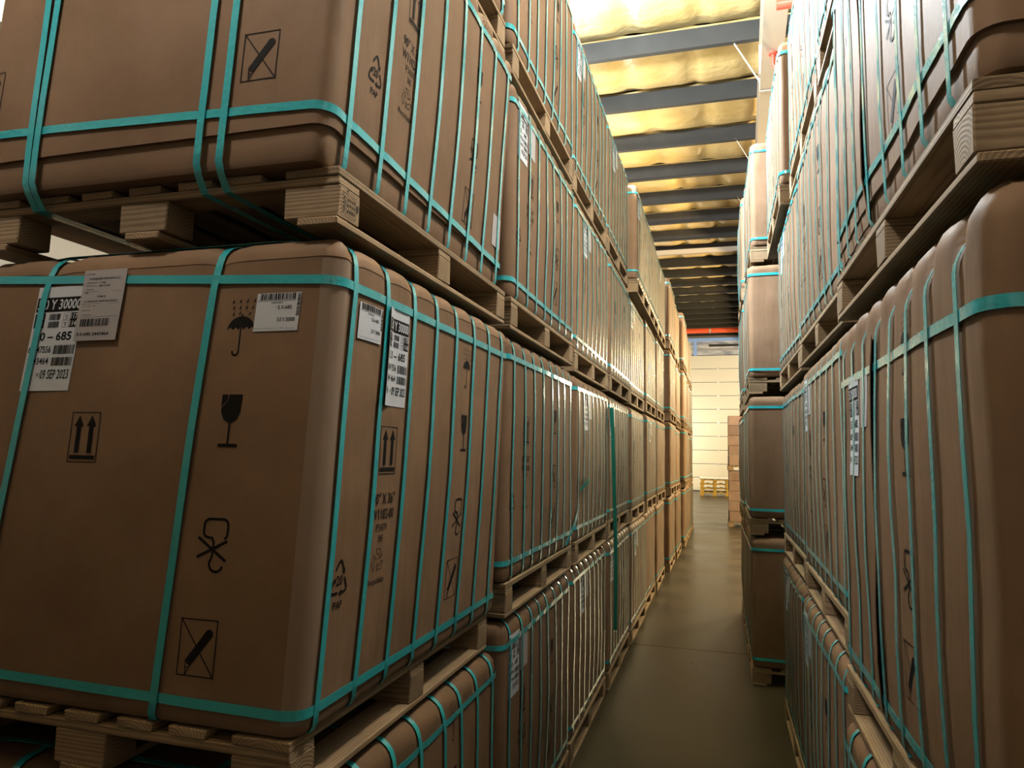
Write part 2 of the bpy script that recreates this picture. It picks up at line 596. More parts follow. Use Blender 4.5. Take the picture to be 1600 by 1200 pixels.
def text_mesh(s, bold=0.0):
    key = (s, bold)
    if key in _font_cache:
        return _font_cache[key]
    cu = bpy.data.curves.new('t', 'FONT')
    cu.body = s
    cu.size = 1.0
    cu.offset = bold
    cu.resolution_u = 2
    o = bpy.data.objects.new('t', cu)
    COL.objects.link(o)
    dg = bpy.context.evaluated_depsgraph_get()
    me = bpy.data.meshes.new_from_object(o.evaluated_get(dg))
    V = [(v.co.x, v.co.y) for v in me.vertices]
    F = [tuple(p.vertices) for p in me.polygons]
    bpy.data.objects.remove(o)
    bpy.data.curves.remove(cu)
    bpy.data.meshes.remove(me)
    if V:
        x0 = min(v[0] for v in V); x1 = max(v[0] for v in V)
        y0 = min(v[1] for v in V); y1 = max(v[1] for v in V)
        V = [((v[0] - x0) / (x1 - x0), (v[1] - y0) / (y1 - y0)) for v in V]
    _font_cache[key] = (V, F)
    return V, F


class Flat:
    """2D artwork collected in metres, mapped on to a surface afterwards"""
    def __init__(self):
        self.v, self.f = [], []

    def poly(self, pts):
        n = len(self.v)
        self.v += [tuple(p) for p in pts]
        self.f.append(tuple(range(n, n + len(pts))))
        return self

    def rect(self, x0, x1, y0, y1):
        return self.poly([(x0, y0), (x1, y0), (x1, y1), (x0, y1)])

    def frame(self, x0, x1, y0, y1, t):
        return self.rect(x0, x1, y0, y0 + t).rect(x0, x1, y1 - t, y1).rect(x0, x0 + t, y0 + t, y1 - t).rect(x1 - t, x1, y0 + t, y1 - t)

    def stroke(self, pts, wd):
        for (a, b) in zip(pts[:-1], pts[1:]):
            a, b = Vector(a), Vector(b)
            d = b - a
            if d.length < 1e-6:
                continue
            d.normalize()
            a2, b2 = a - d * wd * .25, b + d * wd * .25
            s = Vector((-d.y, d.x)) * wd / 2
            self.poly([a2 - s, b2 - s, b2 + s, a2 + s])
        return self

    def text(self, s, x0, x1, y0, y1, bold=0.0):
        V, F = text_mesh(s, bold)
        n = len(self.v)
        self.v += [(x0 + v[0] * (x1 - x0), y0 + v[1] * (y1 - y0)) for v in V]
        self.f += [tuple(n + i for i in q) for q in F]
        return self

    def barcode(self, x0, x1, y0, y1, seed=1, horizontal=True):
        r = random.Random(seed)
        t = 0.0
        span = (x1 - x0) if horizontal else (y1 - y0)
        while t < span:
            wdt = r.choice([1, 1, 2, 3]) * span / 70
            gap = r.choice([1, 1, 2]) * span / 70
            e = min(t + wdt, span)
            if horizontal:
                self.rect(x0 + t, x0 + e, y0, y1)
            else:
                self.rect(x0, x1, y0 + t, y0 + e)
            t += wdt + gap
        return self

    def mapped(self, name, mat, fn):
        return mesh(name, [fn(u, v) for u, v in self.v], self.f, mat)


def arc(cx, cy, r, a0, a1, n=12, ry=None):
    ry = ry or r
    return [(cx + r * math.cos(rad(a0 + (a1 - a0) * i / n)), cy + ry * math.sin(rad(a0 + (a1 - a0) * i / n))) for i in range(n + 1)]


def art_umbrella():
    a = Flat()
    cx = 0
    top = arc(0, -.004, .038, 0, 180, 16, .034)
    scal = []
    for k in range(5):
        x0 = -.038 + .0152 * k
        scal += [(x0, -.004), (x0 + .004, .002), (x0 + .0076, .0035), (x0 + .0112, .002)]
    a.poly(top + scal[1:])
    a.stroke([(0, .0), (0, -.058)], .004)
    a.stroke(arc(-.0085, -.058, .0085, 0, -190, 10), .0045)
    a.rect(-.002, .002, .028, .036)
    r = random.Random(4)
    for j, row in enumerate(((-.03, -.01, .01, .03), (-.03, -.012, .006, .024, ), (-.032, -.014, .014, .034))):
        for x in row:
            y = .068 - .016 * j
            x += .003 * j
            if j == 2 and abs(x) < .02:
                y += .002
            a.poly([(x + .003, y + .006), (x - .0005, y + .0005), (x - .002, y - .003), (x, y - .0045), (x + .0022, y - .003), (x + .003, y)])
    return a


def art_glass():
    a = Flat()
    a.poly([(-.028, .062), (-.012, .062), (-.014, .048), (-.021, .04), (-.0275, .034)])
    a.poly([(-.009, .062), (.028, .062), (.026, .02), (.018, .002), (.006, -.006), (-.006, -.006), (-.018, .002), (-.026, .018), (-.0272, .03), (-.018, .038), (-.011, .047)])
    a.rect(-.0025, .0025, -.056, -.005)
    a.poly([(-.026, -.064), (.026, -.064), (.026, -.056), (-.026, -.056)])
    return a


def art_hook():
    a = Flat()
    pts = [(.03, .018)] + [(.034, .022), (.036, .03), (.036, .045)] + arc(.022, .048, .014, 0, 90, 6) + arc(-.014, .048, .014, 90, 180, 6) + [(-.028, .038)] + arc(-.016, .032, .012, 180, 270, 5) + [(-.004, .018), (.001, .008), (0, -.02), (-.004, -.034)] + arc(.012, -.04, .018, 160, 340, 12)
    a.stroke(pts, .006)
    a.stroke([(-.04, .018), (.036, -.032)], .007)
    a.stroke([(-.04, -.026), (.036, .012)], .007)
    return a


def art_knife():
    a = Flat()
    a.frame(-.05, .05, -.064, .064, .0028)
    a.stroke([(-.05, .064), (.05, -.064)], .003)
    d = Vector((.60, .80)); s = Vector((-.80, .60))
    c = Vector((.006, .002))
    L, wdt = .048, .0105
    body = [c - d * L + s * wdt * .9, c - d * L - s * wdt * .9, c + d * L * .86 - s * wdt, c + d * L - s * wdt * .5, c + d * L + s * wdt * .5, c + d * L * .86 + s * wdt]
    a.poly(body[::-1])
    b0 = c - d * L
    tip = b0 - d * .022 - s * .012
    a.stroke([b0 + s * .006, tip], .0025)
    a.stroke([tip, b0 - s * .008], .0025)
    a.stroke([b0 - d * .010 + s * .001, b0 - d * .004 - s * .009], .002)
    return a


def art_arrows():
    a = Flat()
    a.frame(-.046, .046, -.064, .064, .0022)
    for x in (-.02, .02):
        a.rect(x - .007, x + .007, -.04, .034)
        a.poly([(x - .015, .028), (x + .015, .028), (x, .056)])
    a.rect(-.04, .04, -.056, -.046)
    return a


def art_pap():
    a = Flat()
    a.stroke([(-.016, .026), (-.006, .042), (.0, .046), (.006, .042), (.017, .022)], .006)
    a.poly([(.022, .028), (.021, .012), (.009, .019)])
    a.stroke([(.022, .004), (.033, -.018), (.031, -.026), (.024, -.029), (.012, -.029)], .006)
    a.poly([(.012, -.020), (.012, -.038), (.001, -.029)])
    a.stroke([(-.006, -.029), (-.026, -.029), (-.033, -.025), (-.032, -.017), (-.022, .002)], .006)
    a.poly([(-.029, .0), (-.013, .009), (-.016, -.007)])
    a.text('20', -.013, .013, -.012, .012, .012)
    a.text('PAP', -.019, .019, -.066, -.048, .015)
    return a


def art_text():
    a = Flat()
    a.text('90" X 36"', -.06, .06, .062, .092, .012)
    a.text('W1102-00', -.062, .06, .022, .05, .012)
    return a


def art_code():
    a = Flat()
    a.text('IP34379', -.03, .03, -.024, -.004, .0)
    a.text('385', -.014, .014, -.052, -.034, .0)
    return a


def art_recycle():
    a = Flat()
    for k in range(3):
        t = rad(120 * k)
        rot = lambda p: (p[0] * math.cos(t) - p[1] * math.sin(t), p[0] * math.sin(t) + p[1] * math.cos(t) )
        a.stroke([rot(p) for p in [(-.012, .030), (.010, .030), (.020, .012)]], .002)
        a.stroke([rot(p) for p in [(-.006, .018), (.004, .018), (.010, .008)]], .002)
        a.stroke([rot(p) for p in [(.004, .004), (.026, .012)]], .002)
        a.stroke([rot(p) for p in [(-.012, .030), (-.006, .018)]], .002)
    a.text('Recyclable', -.045, .045, -.064, -.044, .01)
    return a


ART = {'umbrella_mark': art_umbrella(), 'glass_mark': art_glass(), 'hook_mark': art_hook(), 'knife_mark': art_knife(), 'arrows_mark': art_arrows(),
       'recycling_mark': art_pap(), 'size_lettering': art_text(), 'code_lettering': art_code(), 'recyclable_mark': art_recycle()}


# ------------------------------------------------------------------ the strapped carton
def sm(t):
    t = max(0.0, min(1.0, t))
    return t * t * (3 - 2 * t)


class Carton:
    def __init__(s, W, L, H, seed, side_straps, front_straps, scallop=0.02, tray=None, z_top=None, z_bot=0.07, rt=0.055, noise_amp=0.004, cap=None, shear=(0, 0)):
        s.W, s.L, s.H, s.seed = W, L, H, seed
        s.ss, s.fs = side_straps, front_straps          # lists of (t, slant)
        s.sc, s.tray, s.rt, s.na, s.cap = scallop, tray, rt, noise_amp, cap
        s.z_top = H - .09 if z_top is None else z_top
        s.z_bot = z_bot
        s.rc = 0.045
        s.sh = shear
        s.build()

    def S(s, v):
        h = v[2] - s.H / 2
        return Vector((v[0] + s.sh[0] * h, v[1] + s.sh[1] * h, v[2]))

    def tpos(s, st, z):
        return st[0] + st[1] * (z - s.H / 2)

    def D(s, side, t, z):
        if side is None:
            return 0.0
        lst = s.ss if side in ('+x', '-x') else s.fs
        return max([math.exp(-((t - s.tpos(q, z)) / 0.03) ** 2) for q in lst] + [0.0])

    def off(s, side, t, z, bx, by, taut=False, smooth=False):
        H = s.H
        o = s.na * noise.noise(Vector((bx * 2.2 + s.seed * 3.1, by * 2.2, z * 2.6 + s.seed))) + .35 * s.na * noise.noise(Vector((bx * 9, by * 9 + s.seed, z * 5)))
        dz = 0.0
        if side is not None:
            half = (s.L if side in ('+x', '-x') else s.W) / 2 - s.rc
            o += 0.010 * math.sin(PI * min(1, z / H)) * max(0, math.cos(PI / 2 * t / half))
        if z > H - s.rt:
            k = min(1, (z - (H - s.rt)) / s.rt)
            o -= s.rt * (1 - math.sqrt(max(0, 1 - k * k)))
        rb = .02
        if z < rb:
            k = (rb - z) / rb
            o -= rb * (1 - math.sqrt(max(0, 1 - k * k)))
        d = 0.0 if smooth else s.D(side, t, z)
        wz = sm((z - (H - .13)) / .12)
        o -= s.sc * d * wz + .0025 * d
        dz -= s.sc * .7 * d * wz
        if side is not None and wz > 0:
            o += .2 * s.sc * wz * (1 - d)
        if s.tray and z < s.tray and not taut:
            o -= .009
        if s.cap and z > H - s.cap:
            o += .0012
        return o, dz

    def surf(s, side, t, z, off=0.0, taut=False, smooth=False):
        if side in ('+x', '-x'):
            sg = 1 if side == '+x' else -1
            b = Vector((sg * s.W / 2, t, z)); n = Vector((sg, 0, 0))
        else:
            sg = 1 if side == '+y' else -1
            b = Vector((t, sg * s.L / 2, z)); n = Vector((0, sg, 0))
        o, dz = s.off(side, t, z, b.x, b.y, taut, smooth)
        return b + n * (o + off) + Vector((0, 0, dz))

    def perimeter(s):
        """closed list of (x, y, nx, ny, side, t)"""
        P = []
        a, b, r = s.W / 2, s.L / 2, s.rc

        def samples(h, lst):
            ts = set()
            n = 14
            for i in range(n + 1):
                ts.add(round(-h + 2 * h * i / n, 4))
            for q in lst:
                for d in (-.045, -.03, -.015, 0, .015, .03, .045):
                    t = q[0] + d
                    if -h < t < h:
                        ts.add(round(t, 4))
            out = []
            for t in sorted(ts):
                if not out or t - out[-1] > .008:
                    out.append(t)
            return out
        ty, tx = samples(b - r, s.ss), samples(a - r, s.fs)

        def corner(cx, cy, a0):
            for k in range(1, 6):
                t = rad(a0 + 15 * k)
                P.append((cx + r * math.cos(t), cy + r * math.sin(t), math.cos(t), math.sin(t), None, 0))
        for t in ty:
            P.append((a, t, 1, 0, '+x', t))
        corner(a - r, b - r, 0)
        for t in reversed(tx):
            P.append((t, b, 0, 1, '+y', t))
        corner(-(a - r), b - r, 90)
        for t in reversed(ty):
            P.append((-a, t, -1, 0, '-x', t))
        corner(-(a - r), -(b - r), 180)
        for t in tx:
            P.append((t, -b, 0, -1, '-y', t))
        corner(a - r, -(b - r), 270)
        return P

    def ring(s, z, off):
        out = []
        for (x, y, nx, ny, side, t) in s.per:
            o, dz = s.off(side, t, z, x, y)
            out.append((x + nx * (o + off), y + ny * (o + off), z + dz))
        return out

    def build(s):
        s.per = s.perimeter()
        H, rt = s.H, s.rt
        zs = [0, .006, .02, .06]
        if s.tray:
            zs += [s.tray - .0005, s.tray]
        zs += [.2, .32, .46, .6, .74, .84]
        if s.cap:
            zs += [H - s.cap - .0005, H - s.cap + .0005]
        zs += [H - .13, H - .11, H - .09, H - .07]
        zs += [H - rt + rt * math.sin(rad(q)) for q in (0, 18, 36, 52, 66, 78, 90)]
        zs = sorted(set(round(z, 5) for z in zs if z <= H + 1e-6))
        rings = [s.ring(z, 0) for z in zs]
        n = len(s.per)
        V = [p for r in rings for p in r]
        # softly quilted top
        last = rings[-1]
        for sc, dz in ((.86, .006), (.6, .008), (.25, .008)):
            V += [(p[0] * sc, p[1] * sc, H + dz) for p in last]
        F = []
        tot = len(rings) + 3
        for j in range(tot - 1):
            for i in range(n):
                k = (i + 1) % n
                F.append((j * n + i, j * n + k, (j + 1) * n + k, (j + 1) * n + i))
        F.append(tuple(range((tot - 1) * n, tot * n)))
        F.append(tuple(range(n))[::-1])
        s.body = mesh('carton_body', [s.S(v) for v in V], F, 'kraft', True, 38)

    # ---- ribbons
    def ribbon(s, name, path, mat, closed=True, th=.0012):
        """path: list of (centre, half width vector, normal)"""
        V, F = [], []
        for c, h, n in path:
            V += [c - h, c + h, c + h + n * th, c - h + n * th]
        m = len(path)
        for i in range(m if closed else m - 1):
            a, b = i * 4, ((i + 1) % m) * 4
            for k in range(4):
                F.append((a + k, a + (k + 1) % 4, b + (k + 1) % 4, b + k))
        if not closed:
            F += [(0, 1, 2, 3), (4 * m - 1, 4 * m - 2, 4 * m - 3, 4 * m - 4)]
        if s is not None:
            V = [s.S(v) for v in V]
        return mesh(name, V, F, mat, True, 30)

    def zlist(s):
        H, rt = s.H, s.rt
        z = [.004, .02, .06, .12, .25, .4, .55, .7, .82, H - .13, H - .11, H - .09, H - .07]
        if s.tray:
            z += [s.tray + .02]
        z += [H - rt + rt * math.sin(rad(q)) for q in (0, 25, 45, 62, 76, 90)]
        return sorted(set(z))

    def vstrap(s, st, across='x', wd=.0205, off=.0068, under=False):
        """strap round the carton over the top; across='x' lies on the +x/-x faces"""
        A, B = ('+x', '-x') if across == 'x' else ('+y', '-y')
        ax = Vector((0, 1, 0)) if across == 'x' else Vector((1, 0, 0))
        nA = Vector((1, 0, 0)) if across == 'x' else Vector((0, 1, 0))
        zs = s.zlist()
        path = []
        H, rt = s.H, s.rt

        def hvec(side_n, z):
            h = Vector(ax) + Vector((0, 0, 0))
            return h * wd / 2
        for z in zs:
            t = s.tpos(st, z)
            k = max(0, min(1, (z - (H - rt)) / rt))
            nn = (nA * math.sqrt(max(0, 1 - k * k)) + Vector((0, 0, k))).normalized()
            path.append((s.surf(A, t, z, 0, True) + nn * off, hvec(nA, z), nn))
        half = (s.W if across == 'x' else s.L) / 2
        t1 = s.tpos(st, H)
        for q in (.6, 0, -.6):
            p = nA * half * q + ax * t1 + Vector((0, 0, H + .008 + off))
            path.append((p, ax * wd / 2, Vector((0, 0, 1))))
        for z in reversed(zs):
            t = s.tpos(st, z)
            k = max(0, min(1, (z - (H - rt)) / rt))
            nn = (-nA * math.sqrt(max(0, 1 - k * k)) + Vector((0, 0, k))).normalized()
            path.append((s.surf(B, t, z, 0, True) + nn * off, hvec(nA, z), nn))
        t0 = s.tpos(st, 0)
        dn = Vector((0, 0, -1))
        if not under:
            for q in (-.9, .9):
                path.append((nA * half * q + ax * t0 + Vector((0, 0, .0018)), ax * wd / 2, dn))
        else:
            zb = -.0435
            path.append((nA * -(half - .004) + ax * t0 + Vector((0, 0, -.004)), ax * wd / 2, -nA))
            path.append((nA * -(half - .035) + ax * t0 + Vector((0, 0, zb)), ax * wd / 2, dn))
            path.append((nA * -(half - .3) + ax * t0 + Vector((0, 0, zb)), ax * wd / 2, dn))
            path.append((nA * (half - .3) + ax * t0 + Vector((0, 0, zb)), ax * wd / 2, dn))
            path.append((nA * (half - .035) + ax * t0 + Vector((0, 0, zb)), ax * wd / 2, dn))
            path.append((nA * (half - .004) + ax * t0 + Vector((0, 0, -.004)), ax * wd / 2, nA))
        return s.ribbon('strap', path, 'strap')

    def hstrap(s, z0, wd=.019, off=.0022, tiltx=0.0, tilty=0.0):
        path = []
        for (x, y, nx, ny, side, t) in s.per:
            z = z0 + tiltx * x + tilty * y
            o, dz = s.off(side, t, z, x, y)
            # a taut strap bridges the dents the vertical straps press in
            o2 = max(o, 0.0)
            n = Vector((nx, ny, 0))
            path.append((Vector((x, y, z)) + n * (o2 + off), Vector((0, 0, wd / 2)), n))
        return s.ribbon('strap', path, 'strap')

    def tape(s):
        zs = [.03, .2, .4, .6, .8, s.H - .1, s.H - .06]
        idx = [i for i, p in enumerate(s.per) if (p[0] > s.W / 2 - .075 and p[1] < -(s.L / 2 - .06))]
        idx = sorted(idx, key=lambda i: math.atan2(s.per[i][3] * 1.0 + s.per[i][1] * .01, s.per[i][0] + s.per[i][2] * .5) + s.per[i][1] * .5 + s.per[i][0])
        V, F = [], []
        m = len(idx)
        for z in zs:
            for i in idx:
                x, y, nx, ny, side, t = s.per[i]
                o, dz = s.off(side, t, z, x, y)
                V.append((x + nx * (o + .0008), y + ny * (o + .0008), z + dz))
        for j in range(len(zs) - 1):
            for i in range(m - 1):
                F.append((j * m + i, j * m + i + 1, (j + 1) * m + i + 1, (j + 1) * m + i))
        return mesh('corner_tape', [s.S(v) for v in V], F, 'tape', True)

    def flap(s, t0, t1, side='+x'):
        """overlapping sheet whose free edge makes a seam"""
        n, zs = 10, [.03, .15, .3, .45, .6, .75, .9, s.H - .12]
        V, F = [], []
        for z in zs:
            for i in range(n + 1):
                t = t0 + (t1 - t0) * i / n
                lift = .0022 + (.012 * math.exp(-(i / 1.0)) * (0.6 + .4 * math.sin(z * 9)))
                V.append(s.surf(side, t, z, lift if i == 0 else .0022))
        m = n + 1
        for j in range(len(zs) - 1):
            for i in range(n):
                F.append((j * m + i, j * m + i + 1, (j + 1) * m + i + 1, (j + 1) * m + i))
        k = len(V)
        V += [Vector(v) - Vector((.0025, 0, 0)) for v in V[:k]]
        F += [tuple(k + q for q in f[::-1]) for f in F]
        for j in range(len(zs) - 1):
            a, b = j * m, (j + 1) * m
            F.append((a, b, b + k, a + k))
        return mesh('overlap_flap', [s.S(v) for v in V], F, 'kraft', True, 40)

    def map_px(s, u0, v0, off=.0012):
        return lambda u, v: s.S(s.surf('+x', u0 + u, v0 + v, off))

    def map_my(s, u0, v0, off=.0012):
        return lambda u, v: s.S(s.surf('-y', u0 + u, v0 + v, off))


def side_marks(c, parent, dy=0.0, dz=0.0, faded=False, front=False):
    ink = 'ink_faded' if faded else 'ink'
    if front:
        lay = [('umbrella_mark', .31, .925), ('glass_mark', .31, .70), ('hook_mark', .30, .405), ('knife_mark', .285, .175), ('arrows_mark', -.115, .655)]
        mp = c.map_my
    else:
        lay = [('recycling_mark', -.575, .325), ('arrows_mark', -.374, .635), ('size_lettering', -.38, .43), ('code_lettering', -.385, .445), ('recyclable_mark', -.39, .345),
               ('umbrella_mark', .195, .925), ('glass_mark', .19, .70), ('hook_mark', .175, .41), ('knife_mark', .165, .21)]
        mp = c.map_px
    for nm, u, v in lay:
        me = ART[nm].mapped(nm, ink, mp(u + dy, v + dz))
        link(nm, me, parent)


def sheet(name, c, face, u0, u1, v0, v1, mat, parent, off=.0012, curl=0.0, shear=0.0):
    """thin paper label lying on the carton; shear tilts it a little"""
    n, m = 6, 8
    V, F = [], []
    for th in (0, .0007):
        for j in range(m + 1):
            v = v0 + (v1 - v0) * j / m
            for i in range(n + 1):
                u = u0 + (u1 - u0) * i / n + shear * (v - (v0 + v1) / 2)
                lift = curl * max(0, 1 - i / 2.0) ** 1.5
                V.append(c.S(c.surf(face, u, v, off + th + lift, True, True)))
    r, k = n + 1, (n + 1) * (m + 1)
    for j in range(m):
        for i in range(n):
            q = j * r + i
            F.append((q, q + 1, q + r + 1, q + r))
            F.append((k + q, k + q + r, k + q + r + 1, k + q + 1))
    for j in range(m):
        F.append((j * r, (j + 1) * r, k + (j + 1) * r, k + j * r))
        F.append((j * r + n, k + j * r + n, k + (j + 1) * r + n, (j + 1) * r + n))
    for i in range(n):
        F.append((i, k + i, k + i + 1, i + 1))
        F.append((m * r + i, m * r + i + 1, k + m * r + i + 1, k + m * r + i))
    o = link(name, mesh(name, V, F, mat, True, 30), parent)
    fn = lambda u, v, e=0.0: c.S(c.surf(face, u0 + u + shear * (v + v0 - (v0 + v1) / 2), v0 + v, off + .0007 + .0006 + e + curl * max(0, 1 - (u / (u1 - u0)) * n / 2.0) ** 1.5, True, True))
    return o, fn


def big_sticker(c, face, u0, v0, parent, w=.165, h=.283, off=.0006, shear=0.0, curl=0.0):
    o, fn = sheet('shipping_label', c, face, u0, u0 + w, v0, v0 + h, 'paper', parent, off, curl, shear)
    o['label'] = 'white shipping label with big black lettering and barcodes'
    k, wh = Flat(), Flat()
    X = lambda q: q * w
    Y = lambda q: q * h
    for q in range(12):
        k.rect(X(.02 + .08 * q), X(.10 + .08 * q), Y(.755), Y(.895))
    k.rect(X(.03), X(.24), Y(.60), Y(.74))
    k.rect(X(.77), X(.98), Y(.60), Y(.74))
    k.barcode(X(.33), X(.56), Y(.675), Y(.735), 3).barcode(X(.33), X(.56), Y(.60), Y(.66), 4)
    k.frame(X(.63), X(.75), Y(.675), Y(.74), .0008).frame(X(.63), X(.75), Y(.60), Y(.667), .0008)
    k.rect(X(.66), X(.72), Y(.712), Y(.718)).rect(X(.68), X(.71), Y(.69), Y(.7)).rect(X(.66), X(.72), Y(.64), Y(.647)).rect(X(.68), X(.71), Y(.618), Y(.628))
    k.text('5.0 \u2013 685', X(.06), X(.87), Y(.475), Y(.56), .02)
    k.text('60247556', X(.02), X(.50), Y(.36), Y(.425), .012)
    k.barcode(X(.56), X(.97), Y(.345), Y(.43), 7)
    k.text('2443464', X(.04), X(.49), Y(.25), Y(.315), .012)
    k.barcode(X(.56), X(.97), Y(.235), Y(.315), 8)
    k.text('94', X(.04), X(.18), Y(.115), Y(.19), .012)
    k.text('=', X(.29), X(.34), Y(.14), Y(.165), .0)
    k.text('09 SEP 2023', X(.37), X(.95), Y(.11), Y(.20), .012)
    wh.text('5.0 Y 30000', X(.06), X(.94), Y(.775), Y(.875), .02)
    wh.text('531', X(.08), X(.22), Y(.68), Y(.73), .01).text('518', X(.08), X(.22), Y(.61), Y(.66), .01)
    wh.text('1170', X(.79), X(.96), Y(.68), Y(.73), .01).text('1143', X(.79), X(.96), Y(.61), Y(.66), .01)
    link('black_lettering', k.mapped('black_lettering', 'ink', lambda u, v: fn(u, v)), o)
    link('white_lettering', wh.mapped('white_lettering', 'paper', lambda u, v: fn(u, v, .0011)), o)
    return o


def invoice_sticker(c, face, u0, v0, parent, w=.137, h=.19):
    o, fn = sheet('delivery_note', c, face, u0, u0 + w, v0, v0 + h, 'paper_grey', parent, .0072, 0, .03)
    o['label'] = 'greyish delivery note with small print and one barcode'
    k = Flat()
    X = lambda q: q * w
    Y = lambda q: q * h
    k.text('CUSTOMER', X(.06), X(.26), Y(.935), Y(.953))
    k.text('STANDARD HAULING LLC', X(.14), X(.88), Y(.86), Y(.89), .01)
    k.text('Reference', X(.1), X(.35), Y(.81), Y(.83)).text('71936', X(.4), X(.55), Y(.80), Y(.83), .01)
    k.text('Delivery', X(.1), X(.34), Y(.765), Y(.785)).text('38171234', X(.4), X(.66), Y(.76), Y(.785), .01)
    k.text('Address', X(.1), X(.28), Y(.715), Y(.735))
    k.text('SKU', X(.09), X(.17), Y(.665), Y(.685), .01)
    k.text('ITEM B', X(.40), X(.6), Y(.605), Y(.63), .01)
    k.text('4 FURNACE 10043 PACKAGE', X(.1), X(.88), Y(.54), Y(.565), .01)
    k.text('Net weight', X(.1), X(.3), Y(.475), Y(.495)).text('kg', X(.34), X(.4), Y(.475), Y(.495))
    k.text('Gross', X(.1), X(.3), Y(.42), Y(.44)).text('Volume', X(.1), X(.33), Y(.355), Y(.375))
    for q in (.69, .515, .33):
        k.rect(X(.05), X(.95), Y(q), Y(q) + .0006)
    k.barcode(X(.1), X(.78), Y(.2), Y(.305), 11)
    k.text('5.0-685 2443464', X(.06), X(.82), Y(.07), Y(.115), .012)
    link('black_lettering', k.mapped('black_lettering', 'ink', fn), o)


def small_sticker(c, face, u0, v0, parent, w=.12, h=.094):
    o, fn = sheet('barcode_label', c, face, u0, u0 + w, v0, v0 + h, 'paper', parent, .0016, 0, .03)
    o['label'] = 'small white barcode label'
    k = Flat()
    X = lambda q: q * w
    Y = lambda q: q * h
    k.barcode(X(.08), X(.88), Y(.82), Y(.99), 21)
    k.rect(X(.02), X(.9), Y(.79), Y(.80))
    k.text('2443464', X(.34), X(.6), Y(.715), Y(.77), .0)
    k.text('c', X(.45), X(.48), Y(.62), Y(.65)).text('5.0-685', X(.51), X(.82), Y(.565), Y(.665), .01)
    k.text('5.0 Y 30000', X(.52), X(.92), Y(.24), Y(.35), .01)
    k.text('Reg. to General Standard Council, 2009', X(.03), X(.68), Y(.055), Y(.085)).text('Made in 20075', X(.74), X(.93), Y(.05), Y(.075))
    k.barcode(X(.93), X(.995), Y(.38), Y(.98), 22, False)
    link('black_lettering', k.mapped('black_lettering', 'ink', fn), o)


SIDE8 = [(-.59 + .173 * i, 0.0) for i in range(8)]


def jitter_straps(lst, seed, a=.012, sl=.012):
    r = random.Random(seed)
    return [(t + r.uniform(-a, a), r.uniform(-sl, sl)) for t, _ in lst]


def add_straps(c, parent, hz=None, under=False):
    for st in c.ss:
        link('strap', c.vstrap(st, 'x'), parent)
    for st in c.fs:
        link('strap', c.vstrap(st, 'y', off=.0078, under=under), parent)
    for i, (z, tx, ty) in enumerate(hz):
        link('strap', c.hstrap(z, 0.022, .0034, tx, ty), parent)


def make_carton(c, hz, marks='side', faded=False, tape=False, under=False, dy=0.0):
    root = bpy.data.objects.new('strapped_carton', None)
    root.empty_display_size = .1
    COL.objects.link(root)
    root['category'] = 'carton'
    link('carton_body', c.body, root)
    add_straps(c, root, hz, under)
    if marks in ('side', 'both'):
        side_marks(c, root, dy=dy, faded=faded)
    if marks == 'both':
        side_marks(c, root, front=True)
    if tape:
        link('corner_tape', c.tape(), root)
    return root


BW, BL = 1.12, 1.38
protos = {}

# nearest left carton at eye level: the one with the labels
c_mid = Carton(BW, BL, 1.15, 3, [(-.62 + .173 * i, .02) for i in range(8)], [(.205, .04), (-.345, .075)], scallop=.009, cap=.055, shear=(.02, .05))
p_mid = make_carton(c_mid, [(1.063, -.05, 0), (.065, -.01, .01)], 'both', tape=True)
# stickers (front face, then aisle face)
big_sticker(c_mid, '-y', -.345, .775, p_mid, .165, .283, shear=.06)
invoice_sticker(c_mid, '-y', -.184, .905, p_mid)
small_sticker(c_mid, '-y', .347, .915, p_mid)
small_sticker(c_mid, '+x', -.582, .912, p_mid, .118, .094)
big_sticker(c_mid, '+x', -.435, .755, p_mid, .14, .27, curl=.012)
protos['mid'] = p_mid

# the nearest left carton above it, with a lower tray and doubled front straps
c_up = Carton(BW, BL, 1.03, 7, [(-.60 + .172 * i, .0) for i in range(8)], [(.214, .0), (.279, .0), (-.345, -.03), (-.312, -.01)], tray=.092, scallop=.02, shear=(.03, .05))
p_up = make_carton(c_up, [(.135, -.035, -.03), (.93, 0, 0)], 'side', under=True, dy=.085)
link('knife_mark', ART['knife_mark'].mapped('knife_mark', 'ink', c_up.map_my(.36, .285)), p_up)
link('hook_mark', ART['hook_mark'].mapped('hook_mark', 'ink', c_up.map_my(.375, .515)), p_up)
link('arrows_mark', ART['arrows_mark'].mapped('arrows_mark', 'ink', c_up.map_my(-.52, .30)), p_up)
so, sfn = sheet('barcode_label', c_up, '+x', .54, .64, .16, .29, 'paper_grey', p_up)
protos['up'] = p_up

# generic cartons, three builds
for key, seed, sc, H in (('g0', 11, .010, 1.04), ('g1', 17, .008, 1.04), ('g2', 23, .012, 1.04)):
    cc = Carton(BW, BL, H, seed, jitter_straps(SIDE8, seed), jitter_straps([(.24, 0), (-.27, 0)], seed + 1), scallop=sc, noise_amp=.006)
    r = random.Random(seed)
    pr = make_carton(cc, [(.945 + r.uniform(-.02, .02), 0, r.uniform(-.015, .015)), (.065 + r.uniform(-.01, .015), 0, r.uniform(-.012, .012))], 'side', faded=(key == 'g2'))
    if key in ('g1', 'g2'):
        big_sticker(cc, '+x', -.60 if key == 'g1' else -.42, .70, pr, .15, .27)
        sheet('delivery_note', cc, '+x', -.43 if key == 'g1' else -.25, (-.43 if key == 'g1' else -.25) + .12, .78, .95, 'paper_grey', pr)
    protos[key] = pr

